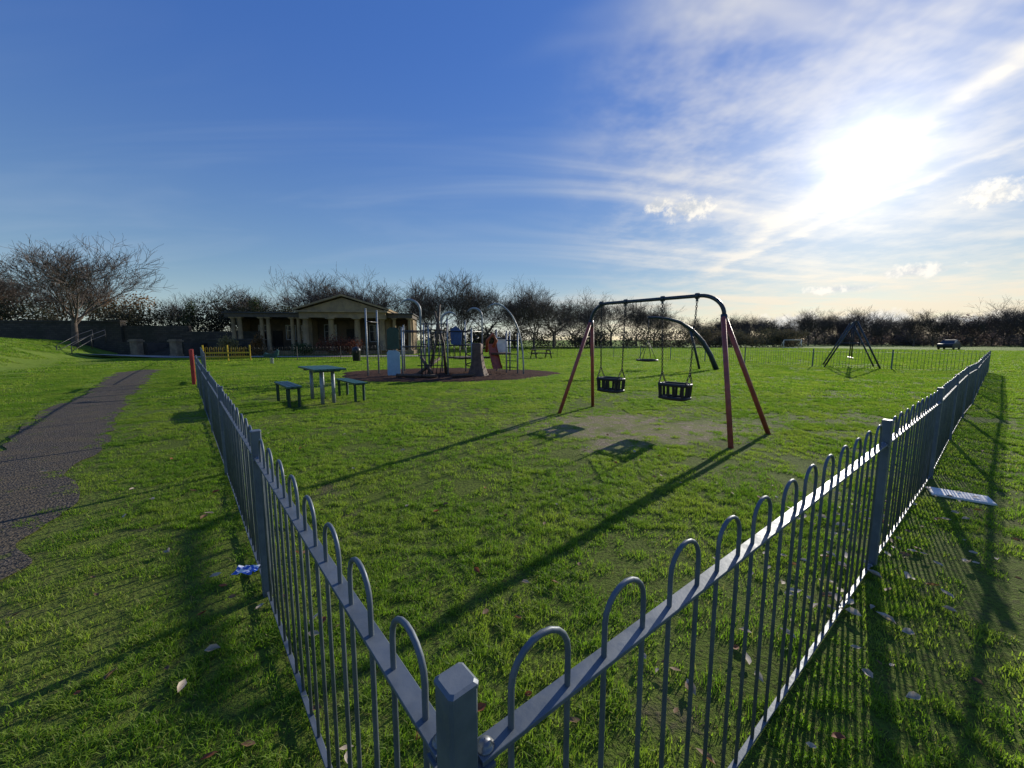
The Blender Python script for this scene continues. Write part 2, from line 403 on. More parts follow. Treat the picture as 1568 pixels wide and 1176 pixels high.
run('bow_top_fence',left,[M_fence,M_bolt],angL,off0=.108)
right=[(C0.x,C0.y)]
for s,o in((3.22,0),(6.0,.0),(8.75,-.06),(11.5,-.10),(14.2,-.1),(17,-.15),(19.8,-.2),(22.6,-.25),(25.5,-.3),(28.5,-.35)):
    right.append((C0.x+dr.x*s-dr.y*o*-1,C0.y+dr.y*s+dr.x*o*-1))
D_=right[-1]
run('bow_top_fence',right,[M_fence,M_bolt],math.atan2(dr.y,dr.x),skip_first=True,off0=.105)
def polyline(P,step=2.75):
    out=[]
    for (x0,y0),(x1,y1) in zip(P[:-1],P[1:]):
        L=math.hypot(x1-x0,y1-y0);n_=max(1,round(L/step))
        for i in range(n_): out.append((x0+(x1-x0)*i/n_,y0+(y1-y0)*i/n_))
    out.append(P[-1]); return out
M_fgrey=mat('fence_paint_far',(.12,.17,.17),(.09,.13,.13),5,.6)
run('bow_top_fence',polyline([D_,(17.2,22.0),(15,24.8),(7,34.5)]),[M_fgrey,M_bolt],0)
run('bow_top_fence',polyline([(7,34.5),(-8,33),(-19.3,28.4)]),[M_black,M_bolt],0)
run('bow_top_fence',polyline([(-11.9,14.9),(-21.8,27.0)]),[M_fence,M_bolt],angL)
mb=MB()
for (x,y) in((-19.3,28.4),(-20.5,27.8),(-21.8,27.2)): post(mb,(x,y),.4,.08,1.15)
fence_panel(mb,(-19.3,28.4,0),(-20.5,27.8,0),0);fence_panel(mb,(-20.5,27.8,0),(-21.8,27.2,0),0)
for z_ in(.3,.6): mb.beam((-19.3,28.4,z_),(-21.8,27.2,z_),.04,.10)
mb.build('yellow_gate',[M_yel])
mb=MB(); g0=Vector((-10.95,13.15));g1=Vector((-11.75,14.15))   # self closing gate
for p_ in(g0,g1): post(mb,(p_.x,p_.y),angL,.10,1.2)
fence_panel(mb,(g0.x,g0.y,0),(g1.x,g1.y,0),0)
for z_ in(.12,.95): mb.beam((g0.x,g0.y,z_),(g1.x,g1.y,z_),.04,.05)
for i in range(9):
    f=i/8; mb.tube([(g0.x+(g1.x-g0.x)*f,g0.y+(g1.y-g0.y)*f,.1),(g0.x+(g1.x-g0.x)*f,g0.y+(g1.y-g0.y)*f,1.0)],.012,6)
mb.build('red_gate',[mat('gate_red',(.58,.05,.035),None,8,.5)])
# ------------------------------------------------------------------ toddler swing
E0=Vector((3.70,5.82,0));E1=Vector((1.43,8.40,0)); BD=(E1-E0); BL=BD.length; BDn=BD.normalized(); BN=Vector((-BDn.y,BDn.x,0))
par=empty('toddler_swing')
HB=2.27
def pl(kf,z): 
    q_=E0+BD*kf; return Vector((q_.x,q_.y,z))
mb=MB()
j0,j1=.145,.90; jz=1.90
def bendpts(j,s_):
    out=[pl(j,jz)]
    for i in range(1,11):
        a=math.pi/2*i/10; out.append(pl(j+s_*.115*(1-math.cos(a)),jz+.03+(HB-jz-.03)*math.sin(a)))
    return out
pts=bendpts(j0,1)+bendpts(j1,-1)[::-1]
mb.tube(pts,.032,14)
for kf in(j0,j1): mb.tube([pl(kf,jz-.09),pl(kf,jz+.05)],.050,12)
for kf in(.272,.448,.666,.828): mb.tube([pl(kf-.008,HB-.0),pl(kf+.008,HB)],.05,12); mb.box(pl(kf,HB-.055),(.03,.03,.07))
mb.build('top_bar',[M_navy],par)
mb=MB()
feet=[((3.16,5.40,0),j0,-1),((4.27,6.24,0),j0,1),((.97,7.93,0),j1,-1),((1.89,8.88,0),j1,1)]
for f_,kf,s_ in feet:
    top=pl(kf,jz+.0)+ BN*(-s_*.03)
    f0=Vector(f_); f0.z=-.05
    mb.tube([f0,top],.037,12)
mb.build('legs',[M_red],par)
def chain(mb,a,b,link_l=.046,r=.006,w=.014):
    a=Vector(a);b=Vector(b);d=(b-a);L=d.length;d.normalize(); x=d.orthogonal().normalized();y=d.cross(x)
    nl=int(L/(link_l*.78))
    for i in range(nl):
        c=a+d*(L*(i+.5)/nl); u_=x if i%2 else y
        pts=[c+d*(math.cos(t_)*link_l/2)+u_*(math.sin(t_)*w) for t_ in[2*math.pi*q_/8 for q_ in range(9)]]
        mb.tube(pts,r,4,0,False)
def cradle(par,k0,k1,zb):
    km=(k0+k1)/2; c=pl(km,zb); 
    W=.44; D=.28; hh=.27
    mb=MB()
    def P_(x,y,z): return c+BDn*x+BN*y+Vector((0,0,z))
    def rring(W_,D_,z,r,n=24,p=6):
        pts=[]
        for i in range(n+1):
            a=2*math.pi*i/n; cs,sn=math.cos(a),math.sin(a)
            q_=(abs(cs)**p+abs(sn)**p)**(-1/p); pts.append(P_(W_/2*cs*q_,D_/2*sn*q_,z))
        mb.tube(pts,r,8,0,False)
    rring(W+.05,D+.04,hh,.030); rring(W+.03,D+.02,.04,.028)
    for s_ in(-1,1):
        for x_ in(-.20,-.045,.045,.20): mb.beam(P_(x_,s_*D/2,.04),P_(x_*1.06,s_*(D/2+.02),hh),.034,.036)
        for y_ in(-.06,.06): mb.beam(P_(s_*(W/2+.01),y_,.04),P_(s_*(W/2+.02),y_,hh),.04,.028)
    n_=16; vs=[]
    for z_,f_ in((.03,1.0),(.0,.92)):
        for i in range(n_):
            a=2*math.pi*i/n_; cs,sn=math.cos(a),math.sin(a);q_=(abs(cs)**4+abs(sn)**4)**(-.25); vs.append(P_(W/2*cs*q_*f_,D/2*sn*q_*f_,z_))
    mb.add(vs,[tuple(range(n_)),tuple(range(n_,2*n_))[::-1]]+[(i,i+n_,(i+1)%n_+n_,(i+1)%n_) for i in range(n_)])
    mb.build('seat',[M_rubber],par)
    mc=MB()
    for kf,s_ in((k0,-1),(k1,1)):
        t_=pl(kf,HB-.08); y1=P_(s_*(W/2+.03),0,hh+.22)
        chain(mc,t_,y1)
        chain(mc,y1,P_(s_*(W/2+.02),.13,hh)); chain(mc,y1,P_(s_*(W/2+.02),-.13,hh))
    mc.build('chains',[M_chain],par)
cradle(par,.272,.448,.49); cradle(par,.666,.828,.49)
# ------------------------------------------------------------------ picnic table with separate benches
axd=Vector((-.66,.75,0)); axn=Vector((.75,.66,0))
def slab_seat(mb,c,L,W,h,slats,t_=.03):
    ang=math.atan2(axd.y,axd.x)
    for i in range(slats):
        o=(i-(slats-1)/2)*(W/slats); p_=Vector(c)+axn*o
        mb.box((p_.x,p_.y,h),(L,W/slats-.012,t_),ang,0)
def bench(c,L=1.5,W=.32,h=.47):
    mb=MB(); slab_seat(mb,c,L,W,h,3,.035); ang=math.atan2(axd.y,axd.x)
    for s_ in(-1,1):
        p_=Vector(c)+axd*(s_*(L/2-.14))
        mb.beam(p_-axn*W*.45+Vector((0,0,h-.035)),p_+axn*W*.45+Vector((0,0,h-.035)),.05,.03,1)
        for q_ in(-1,1): 
            f=p_+axn*(q_*W*.33); mb.beam((f.x,f.y,-.03),(f.x,f.y,h-.05),.05,.05,1)
    mb.beam(Vector(c)-axd*(L/2-.14)+Vector((0,0,h-.04)),Vector(c)+axd*(L/2-.14)+Vector((0,0,h-.04)),.04,.03,1)
    mb.build('park_bench',[M_green,M_dkgreen])
bench((-5.42,9.22,0)); bench((-4.22,10.0,0))
mb=MB(); tc_=Vector((-4.78,9.62,0)); slab_seat(mb,tc_,1.55,.72,.84,5,.04)
for s_ in(-1,1):
    p_=tc_+axd*(s_*.45)
    mb.beam(p_-axn*.3+Vector((0,0,.79)),p_+axn*.3+Vector((0,0,.79)),.06,.045,1)
    for q_ in(-1,1):
        f=p_+axn*(q_*.13); mb.tube([(f.x,f.y,-.03),(f.x,f.y,.79)],.042,10,2)
mb.build('picnic_table',[M_green,M_dkgreen,M_steel])
# ------------------------------------------------------------------ climbing frame
par=empty('climbing_frame')
def sub(name,mb,mats): return mb.build(name,mats,par)
mb=MB()
def cane(x,y,h,bend,dirx,diry=0,r=.045,mi=0,blade=1.5):
    pts=[(x,y,0),(x,y,h-bend)];rs=[r,r]
    for i in range(1,13):
        a=math.pi*.80*i/12
        pts.append((x+dirx*bend*(1-math.cos(a)),y+diry*bend*(1-math.cos(a)),h-bend+bend*math.sin(a)))
        rs.append(r*(1+(blade-1)*math.sin(math.pi*i/12))*(1 if i<9 else (13-i)/4.5))
    mb.tube(pts,rs,10,mi)
cane(-3.85,16.4,3.2,.48,-1,.1,.040); cane(-1.35,17.6,2.95,.38,-1,.2,.034); cane(-3.3,18.2,2.8,.4,1,0,.034)
for x,y,h in((-6.12,16.3,2.8),(-6.0,17.3,2.8),(-4.55,16.0,2.0),(-3.45,16.0,2.1),(-2.75,16.5,2.4),(-2.2,18.3,2.4),(-.25,17.4,1.9),(.25,17.0,1.8),(-.1,18.5,1.9),(-.75,18.7,2.0),(-5.2,18.6,2.2),(-4.3,18.9,2.3),(-1.7,16.3,2.0)):
    mb.tube([(x,y,0),(x,y,h)],.036,10); mb.tube([(x,y,h),(x,y,h+.04)],[.05,.03],8)
pts=[]
for i in range(15):
    f=i/14; pts.append((-.75+1.25*math.sin(f*math.pi/2),16.6,3.05*math.cos(f*math.pi/2)**.8 if f<1 else 0))
mb.tube(pts,.034,10)
mb.tube([(-.75,16.6,3.05),(-.9,16.6,3.0),(-1.05,16.6,2.85)],[.034,.028,.02],8)
sub('poles',mb,[M_steel])
mb=MB()
for (a,b) in(((-6.1,16.3,2.3),(-6.0,17.3,2.3)),((-4.55,16,1.9),(-3.45,16,1.9)),((-4.55,16,1.25),(-3.45,16,1.25)),((-3.45,16,1.95),(-2.75,16.5,1.95)),((-2.75,16.5,1.3),(-1.35,17.6,1.3)),((-2.75,16.5,1.9),(-1.35,17.6,1.9)),((-.25,17.4,1.5),(.25,17,1.5)),((-.75,18.7,1.6),(-.1,18.5,1.6)),((-3.85,16.4,2.2),(-2.75,16.5,2.2)),((-5.2,18.6,1.9),(-4.3,18.9,1.9)),((-5.2,18.6,1.2),(-4.3,18.9,1.2)),((-4.3,18.9,1.9),(-2.2,18.3,1.9))):
    mb.tube([a,b],.026,8)
for i in range(6):
    f=i/5; mb.tube([(-3.85+1.1*f,16.4+.1*f,2.2),(-3.6+.7*f,15.3,.05)],.018,5)
for z_ in(.5,.9,1.35,1.8): mb.tube([(-3.85+.05*z_,16.4-(2.2-z_)*.5,z_),(-2.75-.05*z_,16.5-(2.2-z_)*.5,z_)],.018,5)
for i in range(9): mb.tube([(-4.3+2.1*i/8,18.9-.6*i/8,.6),(-4.3+2.1*i/8,18.9-.6*i/8,1.9)],.018,5)
for i in range(7): mb.tube([(-2.75+1.4*i/6,16.5+1.1*i/6,.7),(-2.75+1.4*i/6,16.5+1.1*i/6,1.3)],.016,5)
mb.tube([(-1.75+.28*math.cos(t_),17.0+.28*math.sin(t_),.2+1.9*t_/25) for t_ in np.linspace(0,25,70)],.022,5)
for z_ in np.arange(.3,1.8,.3): mb.tube([(-.25,17.4,z_),(.25,17.0,z_)],.018,5)
sub('rails_and_net',mb,[M_black])
mb=MB()
mb.box((-2.0,17.9,.72),(1.5,1.3,.08),.6,0)
mb.box((-.5,18.1,.9),(.9,.9,.08),0,0)
for a,b in(((-3.95,15.7,.08),(-3.1,16.5,.75)),((-3.2,15.6,.08),(-3.9,16.5,.8)),((-4.7,15.6,.1),(-3.0,15.3,.1)),((-2.4,15.4,.1),(-1.5,15.9,.1))): mb.tube([a,b],.07,8)
for a,b in(((-3.55,16.2,0),(-3.0,16.2,3.0)),((-2.9,16.9,0),(-3.35,16.9,2.75))): mb.tube([a,((a[0]+b[0])/2+.12,a[1],b[2]/2),b],[.07,.06,.045],8)
sub('decks_and_logs',mb,[M_wood])
mb=MB()
rings=[];NS=20
for z_,r_ in((0,.46),(.15,.38),(.5,.27),(1.0,.2),(1.35,.22),(1.4,.16)):
    rings.append([(-1.45+ (r_*(1+.14*math.sin(5*2*math.pi*i/NS)))*math.cos(2*math.pi*i/NS),16.2+(r_*(1+.14*math.sin(5*2*math.pi*i/NS)))*math.sin(2*math.pi*i/NS),z_) for i in range(NS)])
vs=sum(rings,[]); fs=[(j*NS+i,j*NS+(i+1)%NS,(j+1)*NS+(i+1)%NS,(j+1)*NS+i) for j in range(5) for i in range(NS)]+[tuple(range(100,120))]
mb.add(vs,fs,0,True); sub('tree_trunk_den',mb,[mat('den_brown',(.13,.075,.05),(.08,.045,.033),6,.8,0,.5,12,.02)])
mb=MB()
mb.prism([(-.24,1.15),(.24,1.15),(.24,1.95),(.12,2.05),(-.12,2.05),(-.24,1.95)],-.02,.02,0)
mb.prism([(-.26,.05),(.26,.05),(.26,1.0),(.10,1.1),(-.2,1.1),(-.26,1.0)],-.045,-.005,1)
o=sub('play_panel',mb,[M_dkgreen,M_pale]); o.location=(-4.98,16.2,0); o.rotation_euler=(0,0,.2)
mb=MB(); mb.prism([(-.22,1.35),(.2,1.25),(.26,1.9),(.0,2.15),(-.26,2.0)],-.02,.02,0)
o=sub('blue_panel',mb,[M_blue]); o.location=(-2.45,17.0,0)
mb=MB()
prof=[]
for i in range(13):
    f=i/12; prof.append((-.95+.30*f*1.1,18.2-1.3*f,1.35-1.2*(f**.9 if f<.85 else .864+(f-.85)*.3)))
for i in range(12):
    a=Vector(prof[i]);b=Vector(prof[i+1]); wv=Vector((.2,.06,0)); up=Vector((0,0,.12))
    mb.add([a-wv,a+wv,b+wv,b-wv],[(0,1,2,3)],0); 
    for s_ in(-1,1): mb.add([a+wv*s_,a+wv*s_+up,b+wv*s_+up,b+wv*s_],[(0,1,2,3)],0)
mb.tube([(-1.15,17.4,1.0),(-1.1,17.2,1.5),(-.85,17.2,1.8),(-.7,17.3,1.5),(-.85,17.3,1.2)],.07,10,0)
sub('slide',mb,[M_orange])
mb=MB(); mb.prism([(-.3,.9),(.25,.9),(.25,1.55),(-.3,1.7)],-.02,.02,0); o=sub('white_panel',mb,[M_white]); o.location=(-.45,18.7,0)
# ------------------------------------------------------------------ nest swing
par=empty('nest_swing')
mb=MB()
P_=[(10.55,19.8,0),(10.2,19.8,.75),(9.75,19.8,1.45),(9.2,19.8,2.02),(8.55,19.8,2.42),(7.9,19.8,2.6),(7.35,19.8,2.66),(6.9,19.8,2.66)]
mb.tube(P_,[.13,.12,.11,.10,.085,.07,.06,.055],12)
mb.tube([(9.75,19.95,0),(9.45,19.85,.9),(9.1,19.8,2.05)],.06,10)
mb.build('arched_mast',[M_navy],par)
mb=MB(); c_=Vector((6.95,19.8,.5))
for R_,z_,r_ in((.5,0,.05),(.32,-.05,.015),(.15,-.07,.012)):
    mb.tube([c_+Vector((R_*math.cos(t_),R_*math.sin(t_),z_)) for t_ in np.linspace(0,2*math.pi,21)],r_,6)
for t_ in np.linspace(0,math.pi,7)[:-1]: mb.tube([c_+Vector((.5*math.cos(t_),.5*math.sin(t_),0)),c_+Vector((0,0,-.07)),c_-Vector((.5*math.cos(t_),.5*math.sin(t_),0))],.012,5)
for t_ in(.8,2.3,3.9,5.5): mb.tube([c_+Vector((.5*math.cos(t_),.5*math.sin(t_),0)),Vector((6.95,19.8,1.5))],.014,5)
mb.tube([(6.95,19.8,1.5),(6.95,19.8,2.66)],.022,6)
mb.build('nest_seat',[M_rubber],par)
# ------------------------------------------------------------------ far swing frame
par=empty('swing_frame',(19.0,21.6,0),rad(-38))
mb=MB()
for y_ in(-1.1,1.9):
    for s_ in(-1,1): mb.tube([(s_*1.15,y_-.0,0),(s_*.06,y_,2.5)],.04,8)
    mb.tube([(-.6,y_,1.35),(.6,y_,1.35)],.025,6)
mb.tube([(0,-1.2,2.5),(0,2.0,2.5)],.045,8)
mb.build('frame',[M_navy],par)
mb=MB()
for y_ in(-.6,-.15,.8,1.25): mb.tube([(0,y_,2.5),(0,y_,.55)],.016,5)
for y_ in(-.375,1.025): mb.box((0,y_,.53),(.18,.48,.04))
mb.build('seats',[M_rubber],par)
# ------------------------------------------------------------------ little park items
mb=MB()
bx,by=-10.9,27
rg=[]
for z_,r_ in((0,.22),(.05,.25),(.7,.27),(.74,.29),(.8,.29),(.9,.27),(1.02,.15),(1.06,.02)):
    rg.append([(bx+r_*math.cos(2*math.pi*i/16),by+r_*math.sin(2*math.pi*i/16),z_) for i in range(16)])
mb.add(sum(rg,[]),[(j*16+i,j*16+(i+1)%16,(j+1)*16+(i+1)%16,(j+1)*16+i) for j in range(7) for i in range(16)],0,True)
mb.box((bx,by-.27,.72),(.3,.06,.14),0,1)
mb.build('litter_bin',[M_black,M_dark])
mb=MB()
sx,sy=-15.3,24.5
pts=[(sx+.1*math.cos(t_),sy+.1*math.sin(t_),.02+.4*t_/31.4) for t_ in np.linspace(0,31.4,60)]
mb.tube(pts,.018,5,1)
pr=[(-.45,.45),(-.2,.40),(.25,.40),(.42,.55),(.5,.85),(.38,.92),(.26,.7),(-.1,.6),(-.38,.72),(-.5,.6)]
n_=len(pr); vs=[(sx+x,sy-.05,z) for x,z in pr]+[(sx+x,sy+.05,z) for x,z in pr]
mb.add(vs,[tuple(range(n_)),tuple(range(2*n_-1,n_-1,-1))]+[(i,i+n_,(i+1)%n_+n_,(i+1)%n_) for i in range(n_)],0)
mb.tube([(sx+.28,sy-.2,.78),(sx+.28,sy+.2,.78)],.015,6,1); mb.box((sx-.1,sy,.62),(.3,.24,.04),0,0)
mb.build('spring_rocker',[mat('teal_plastic',(.015,.07,.065),None,5,.5),M_steel])
def picnic_bench(x,y,rz):
    mb=MB()
    for i in range(4): mb.box((0,-.27+.18*i,.74),(1.7,.165,.04))
    for s_ in(-1,1):
        for q_ in(0,1): mb.box((0,s_*(.62+.14*q_),.45),(1.7,.13,.04))
        mb.beam((s_*.6,-.75,.40),(s_*.6,.75,.40),.05,.09); mb.beam((s_*.6,-.36,.68),(s_*.6,.36,.68),.05,.08)
        for q_ in(-1,1): mb.beam((s_*.66,q_*.7,0),(s_*.66,q_*.3,.72),.09,.045)
    mb.build('picnic_bench',[M_wood],None,(x,y,gz(x,y)),rz)
picnic_bench(2.4,32.0,.3)
mb=MB()
gx,gy=52,74
for a,b in(((0,0,0),(0,0,1.5)),((3,0,0),(3,0,1.5)),((0,0,1.5),(3,0,1.5)),((0,0,1.5),(0,1.2,0)),((3,0,1.5),(3,1.2,0)),((0,1.2,0),(3,1.2,0))): mb.tube([a,b],.05,8)
mb.build('football_goal',[M_white],None,(gx,gy,gz(gx,gy)),-.2)
def car(x,y,rz,paint):
    e=empty('parked_car',(x,y,gz(x,y)),rz); mb=MB()
    body=[(-2.05,.32),(-2.1,.62),(-2.0,.88),(-1.2,.95),(1.95,.92),(2.1,.8),(2.1,.35),(1.75,.25),(-1.75,.25)]
    cabv=[(-1.2,.94),(-.5,1.42),(.9,1.46),(1.75,.92)]
    mb.prism(body,-.85,.85,0)
    vs=[(x_,s_*(.82 if z_<1 else .66),z_) for s_ in(-1,1) for x_,z_ in cabv]
    mb.add(vs,[(0,1,2,3),(7,6,5,4),(0,4,5,1),(2,6,7,3)],1); 
    mb.add([(-.52,-.67,1.43),(.92,-.67,1.47),(.92,.67,1.47),(-.52,.67,1.43),(-.4,-.6,1.5),(.8,-.6,1.52),(.8,.6,1.52),(-.4,.6,1.5)],[(4,5,6,7),(0,1,5,4),(1,2,6,5),(2,3,7,6),(3,0,4,7)],0)
    for xx in(-1.3,1.3):
        for s_ in(-1,1): mb.tube([(xx,s_*.72,.32),(xx,s_*.88,.32)],.32,16,2)
    mb.build('body',[paint,M_glass,M_rubber],e)
car(69,61,.5,M_black)
def plank(name,x,y,L,W,rz,m,h=.03):
    mb=MB(); z=gz(x,y); b=.006
    hx,hy=L/2,W/2
    vs=[(-hx,-hy,0),(hx,-hy,0),(hx,hy,0),(-hx,hy,0),(-hx,-hy,h-b),(hx,-hy,h-b),(hx,hy,h-b),(-hx,hy,h-b),(-hx+b,-hy+b,h),(hx-b,-hy+b,h),(hx-b,hy-b,h),(-hx+b,hy-b,h)]
    mb.add(vs,[(0,1,5,4),(1,2,6,5),(2,3,7,6),(3,0,4,7),(4,5,9,8),(5,6,10,9),(6,7,11,10),(7,4,8,11),(8,9,10,11)])
    mb.build(name,[m],None,(x,y,z+.002),rz)
plank('white_plank',4.44,3.66,.42,.24,rad(-38),M_white,.020)
mb=MB(); px,py=-1.74,2.36
vs=[];NX=7
for i in range(NX):
    for j in range(NX):
        vs.append((px+(i-3)*.022,py+(j-3)*.016,.04+random.uniform(0,.03)))
mb.add(vs,[(i*NX+j,i*NX+j+1,(i+1)*NX+j+1,(i+1)*NX+j) for i in range(NX-1) for j in range(NX-1)],0)
mw=bpy.data.materials.new('wrapper'); mw.use_nodes=True; kk=NT(mw.node_tree)
pp=kk.n['Principled BSDF']; cc=kk.mix(kk.mr(kk.noise(kk.n.new('ShaderNodeTexCoord').outputs['Object'],18,2),.5,.54),(.75,.78,.82),(.04,.12,.5)); kk.l.new(cc,pp.inputs['Base Color']); pp.inputs['Roughness'].default_value=.3
mb.build('crisp_packet',[mw])
# ------------------------------------------------------------------ pavilion
par=empty('stone_pavilion',(-19.9,42,0),rad(8)); par.scale=(.88,.9,.97)
def c2(name,mb,mats): return mb.build(name,mats,par)
mb=MB()
mb.box((0,-.4,.2),(21,4.2,.4),0,0)
mb.box((0,4.2,2.2),(20.4,.4,4.0),0,0)
mb.box((-10.0,2.0,2.3),(.4,4.0,3.8),0,0); mb.box((10.0,2.0,2.3),(.4,4.0,3.8),0,0)
mb.box((-1.8,1.6,2.2),(.5,4.8,3.6),0,0); mb.box((7.2,1.6,2.2),(.5,4.8,3.6),0,0)
c2('walls',mb,[M_stone])
mb=MB()
mb.box((-6.0,.9,4.12),(8.6,6.4,.40),0,2); mb.box((8.85,.9,4.12),(3.1,6.4,.40),0,2)
mb.box((-6.0,.9,4.37),(8.9,6.8,.10),0,1); mb.box((8.9,.9,4.37),(3.3,6.8,.10),0,1)
mb.box((2.65,.6,4.15),(9.5,7.2,.55),0,0); mb.box((2.65,.6,4.50),(10.1,7.8,.15),0,0)
c2('entablature',mb,[M_stone,M_roof,M_fascia])
mb=MB(); mb.prism([(-2.2,4.58),(7.5,4.58),(2.65,5.95)],-2.9,4.3,0); c2('pediment',mb,[M_stone])
mb=MB()
for s_ in(-1,1):
    mb.add([(2.65,-3.3,6.10),(2.65,4.6,6.10),(2.65+s_*5.2,4.6,4.62),(2.65+s_*5.2,-3.3,4.62),(2.65,-3.3,6.28),(2.65,4.6,6.28),(2.65+s_*5.25,4.6,4.80),(2.65+s_*5.25,-3.3,4.80)],[(0,1,2,3),(4,7,6,5),(0,3,7,4),(1,5,6,2),(3,2,6,7)],0)
c2('pediment_cornice',mb,[M_stone])
mb=MB()
def column(x,y,h0,h1,r):
    n_=14; rg=[]
    for z_,rr_ in((h0,r*1.35),(h0+.12,r*1.35),(h0+.14,r*1.08),((h0+h1)/2,r*1.02),(h1-.22,r*.88),(h1-.18,r*1.1),(h1-.12,r*1.25)):
        rg.append([(x+rr_*math.cos(2*math.pi*i/n_),y+rr_*math.sin(2*math.pi*i/n_),z_) for i in range(n_)])
    mb.add(sum(rg,[]),[(j*n_+i,j*n_+(i+1)%n_,(j+1)*n_+(i+1)%n_,(j+1)*n_+i) for j in range(6) for i in range(n_)],0,True)
    mb.box((x,y,h1-.06),(r*2.9,r*2.9,.12),0,0); mb.box((x,y,h0+.03),(r*2.9,r*2.9,.06),0,0)
for x in(-9.6,-8.9,-6.6,-5.9,-3.3,-2.6): column(x,-1.9,.4,3.92,.22)
for x in(-1.6,1.2,4.1,6.9): column(x,-2.55,.4,3.87,.34)
for x in(8.2,10.0): column(x,-1.9,.4,3.92,.22)
c2('columns',mb,[M_stone])
mb=MB(); 
mb.box((-5.9,2.0,2.3),(7.7,.2,3.6),0,0); mb.box((2.7,1.1,2.3),(8.5,.2,3.6),0,0); mb.box((8.6,2.0,2.3),(2.3,.2,3.6),0,0)
c2('recessed_walls',mb,[mat('shaded_inner_stone',(.13,.09,.055),(.08,.06,.04),1.5,.85)])  # darker sandstone copy, shade behind the columns put into its colour
mb=MB()
def win(x,y,z,w_,h_):
    mb.box((x,y-.04,z),(w_,.06,h_),0,0)
    for s_ in(-1,1): mb.box((x+s_*w_/2,y-.07,z),(.08,.1,h_+.08),0,1); mb.box((x,y-.072,z+s_*h_/2),(w_-.085,.1,.08),0,1)
    mb.box((x,y-.076,z),(.05,.07,h_-.085),0,1); mb.box((x,y-.079,z+.2),(w_-.09,.06,.045),0,1)
for x in(-8.2,-5.0,-3.4): win(x,1.9,2.4,1.1,1.6)
mb.box((-6.6,1.86,1.5),(1.1,.08,2.2),0,2)
for x in(0.,5.4): win(x,1.0,2.3,1.4,1.9)
mb.box((2.7,.96,1.6),(1.6,.08,2.4),0,2); win(8.6,1.9,2.4,1.0,1.5)
c2('windows_and_doors',mb,[M_glass,M_frame,M_dark])
# ------------------------------------------------------------------ walls & steps
def stonewall_mat():
    m=bpy.data.materials.new('rubble_wall'); m.use_nodes=True;k=NT(m.node_tree);p=k.n['Principled BSDF']
    pos=k.n.new('ShaderNodeNewGeometry').outputs['Position']
    mpn=k.n.new('ShaderNodeMapping');k.l.new(pos,mpn.inputs[0]);mpn.inputs['Rotation'].default_value=(rad(90),0,0)
    br=k.n.new('ShaderNodeTexBrick'); k.l.new(mpn.outputs[0],br.inputs[0]); br.inputs['Scale'].default_value=1
    br.inputs['Brick Width'].default_value=.45;br.inputs['Row Height'].default_value=.2;br.inputs['Mortar Size'].default_value=.015
    br.inputs['Color1'].default_value=(.045,.038,.03,1);br.inputs['Color2'].default_value=(.08,.066,.05,1);br.inputs['Mortar'].default_value=(.03,.025,.02,1)
    c=k.mix(k.mr(k.noise(pos,.6,4),.4,.7,0,.6),br.outputs[0],(.025,.03,.018))
    k.l.new(c,p.inputs['Base Color']);p.inputs['Roughness'].default_value=.95
    k.l.new(k.bump(k.noise(pos,6,4),.5,.05),p.inputs['Normal']);return m
M_wall=stonewall_mat()
mb=MB(); mb.box((-66,41,1.6),(50,.6,3.6),0,0); mb.box((-66,41,3.46),(50.2,.8,.14),0,1)
mb.build('stone_wall',[M_wall,M_stoned])
mb=MB(); mb.box((-37.6,41.2,1.5),(6.8,.5,3.0)); mb.box((-30.4,41.2,1.2),(7.6,.5,2.4)); mb.box((-27.2,38.0,.75),(5.0,.5,1.5),0,0); mb.box((-27.2,38.0,1.56),(5.1,.64,.12),0,1); mb.box((-36.0,37.0,.65),(3.2,.5,1.3),0,0)
mb.build('stone_wall',[M_wall,M_stoned])
par=empty('stone_steps')
mb=MB()
for i in range(8): mb.box((-32.2,35.6+.36*i,.06+.12*i),(3.2,.37,.12),0,0)
mb.build('treads',[M_stoned],par)
mb=MB()
for x in(-33.9,-30.5): mb.box((x,37.1,.6),(.4,2.8,1.2))
mb.build('cheek_walls',[M_stoned],par)
mb=MB()
for x in(-34.3,-30.7):
    mb.box((x,35.3,.68),(.62,.62,1.36)); mb.box((x,35.3,1.42),(.82,.82,.12)); mb.box((x,35.3,1.53),(.66,.66,.10)); mb.box((x,35.3,.1),(.74,.74,.2))
mb.build('piers',[M_pier],par)
mb=MB()
for s_ in(0,1):
    A=[(-35.6-s_*1.2,31.2,.1),(-37.4-s_*1.2,34.4,1.0),(-38.4-s_*1.2,36.6,1.5)]
    for zz_ in(.95,.5): mb.tube([(x,y,z+zz_) for x,y,z in A],.025,6)
    for x,y,z in A: mb.tube([(x,y,z-.3),(x,y,z+.95)],.03,6)
mb.build('handrail',[M_black])
run('bow_top_fence',polyline([(-28.5,36.6),(-9,38.5)]),[M_black,M_bolt],0)
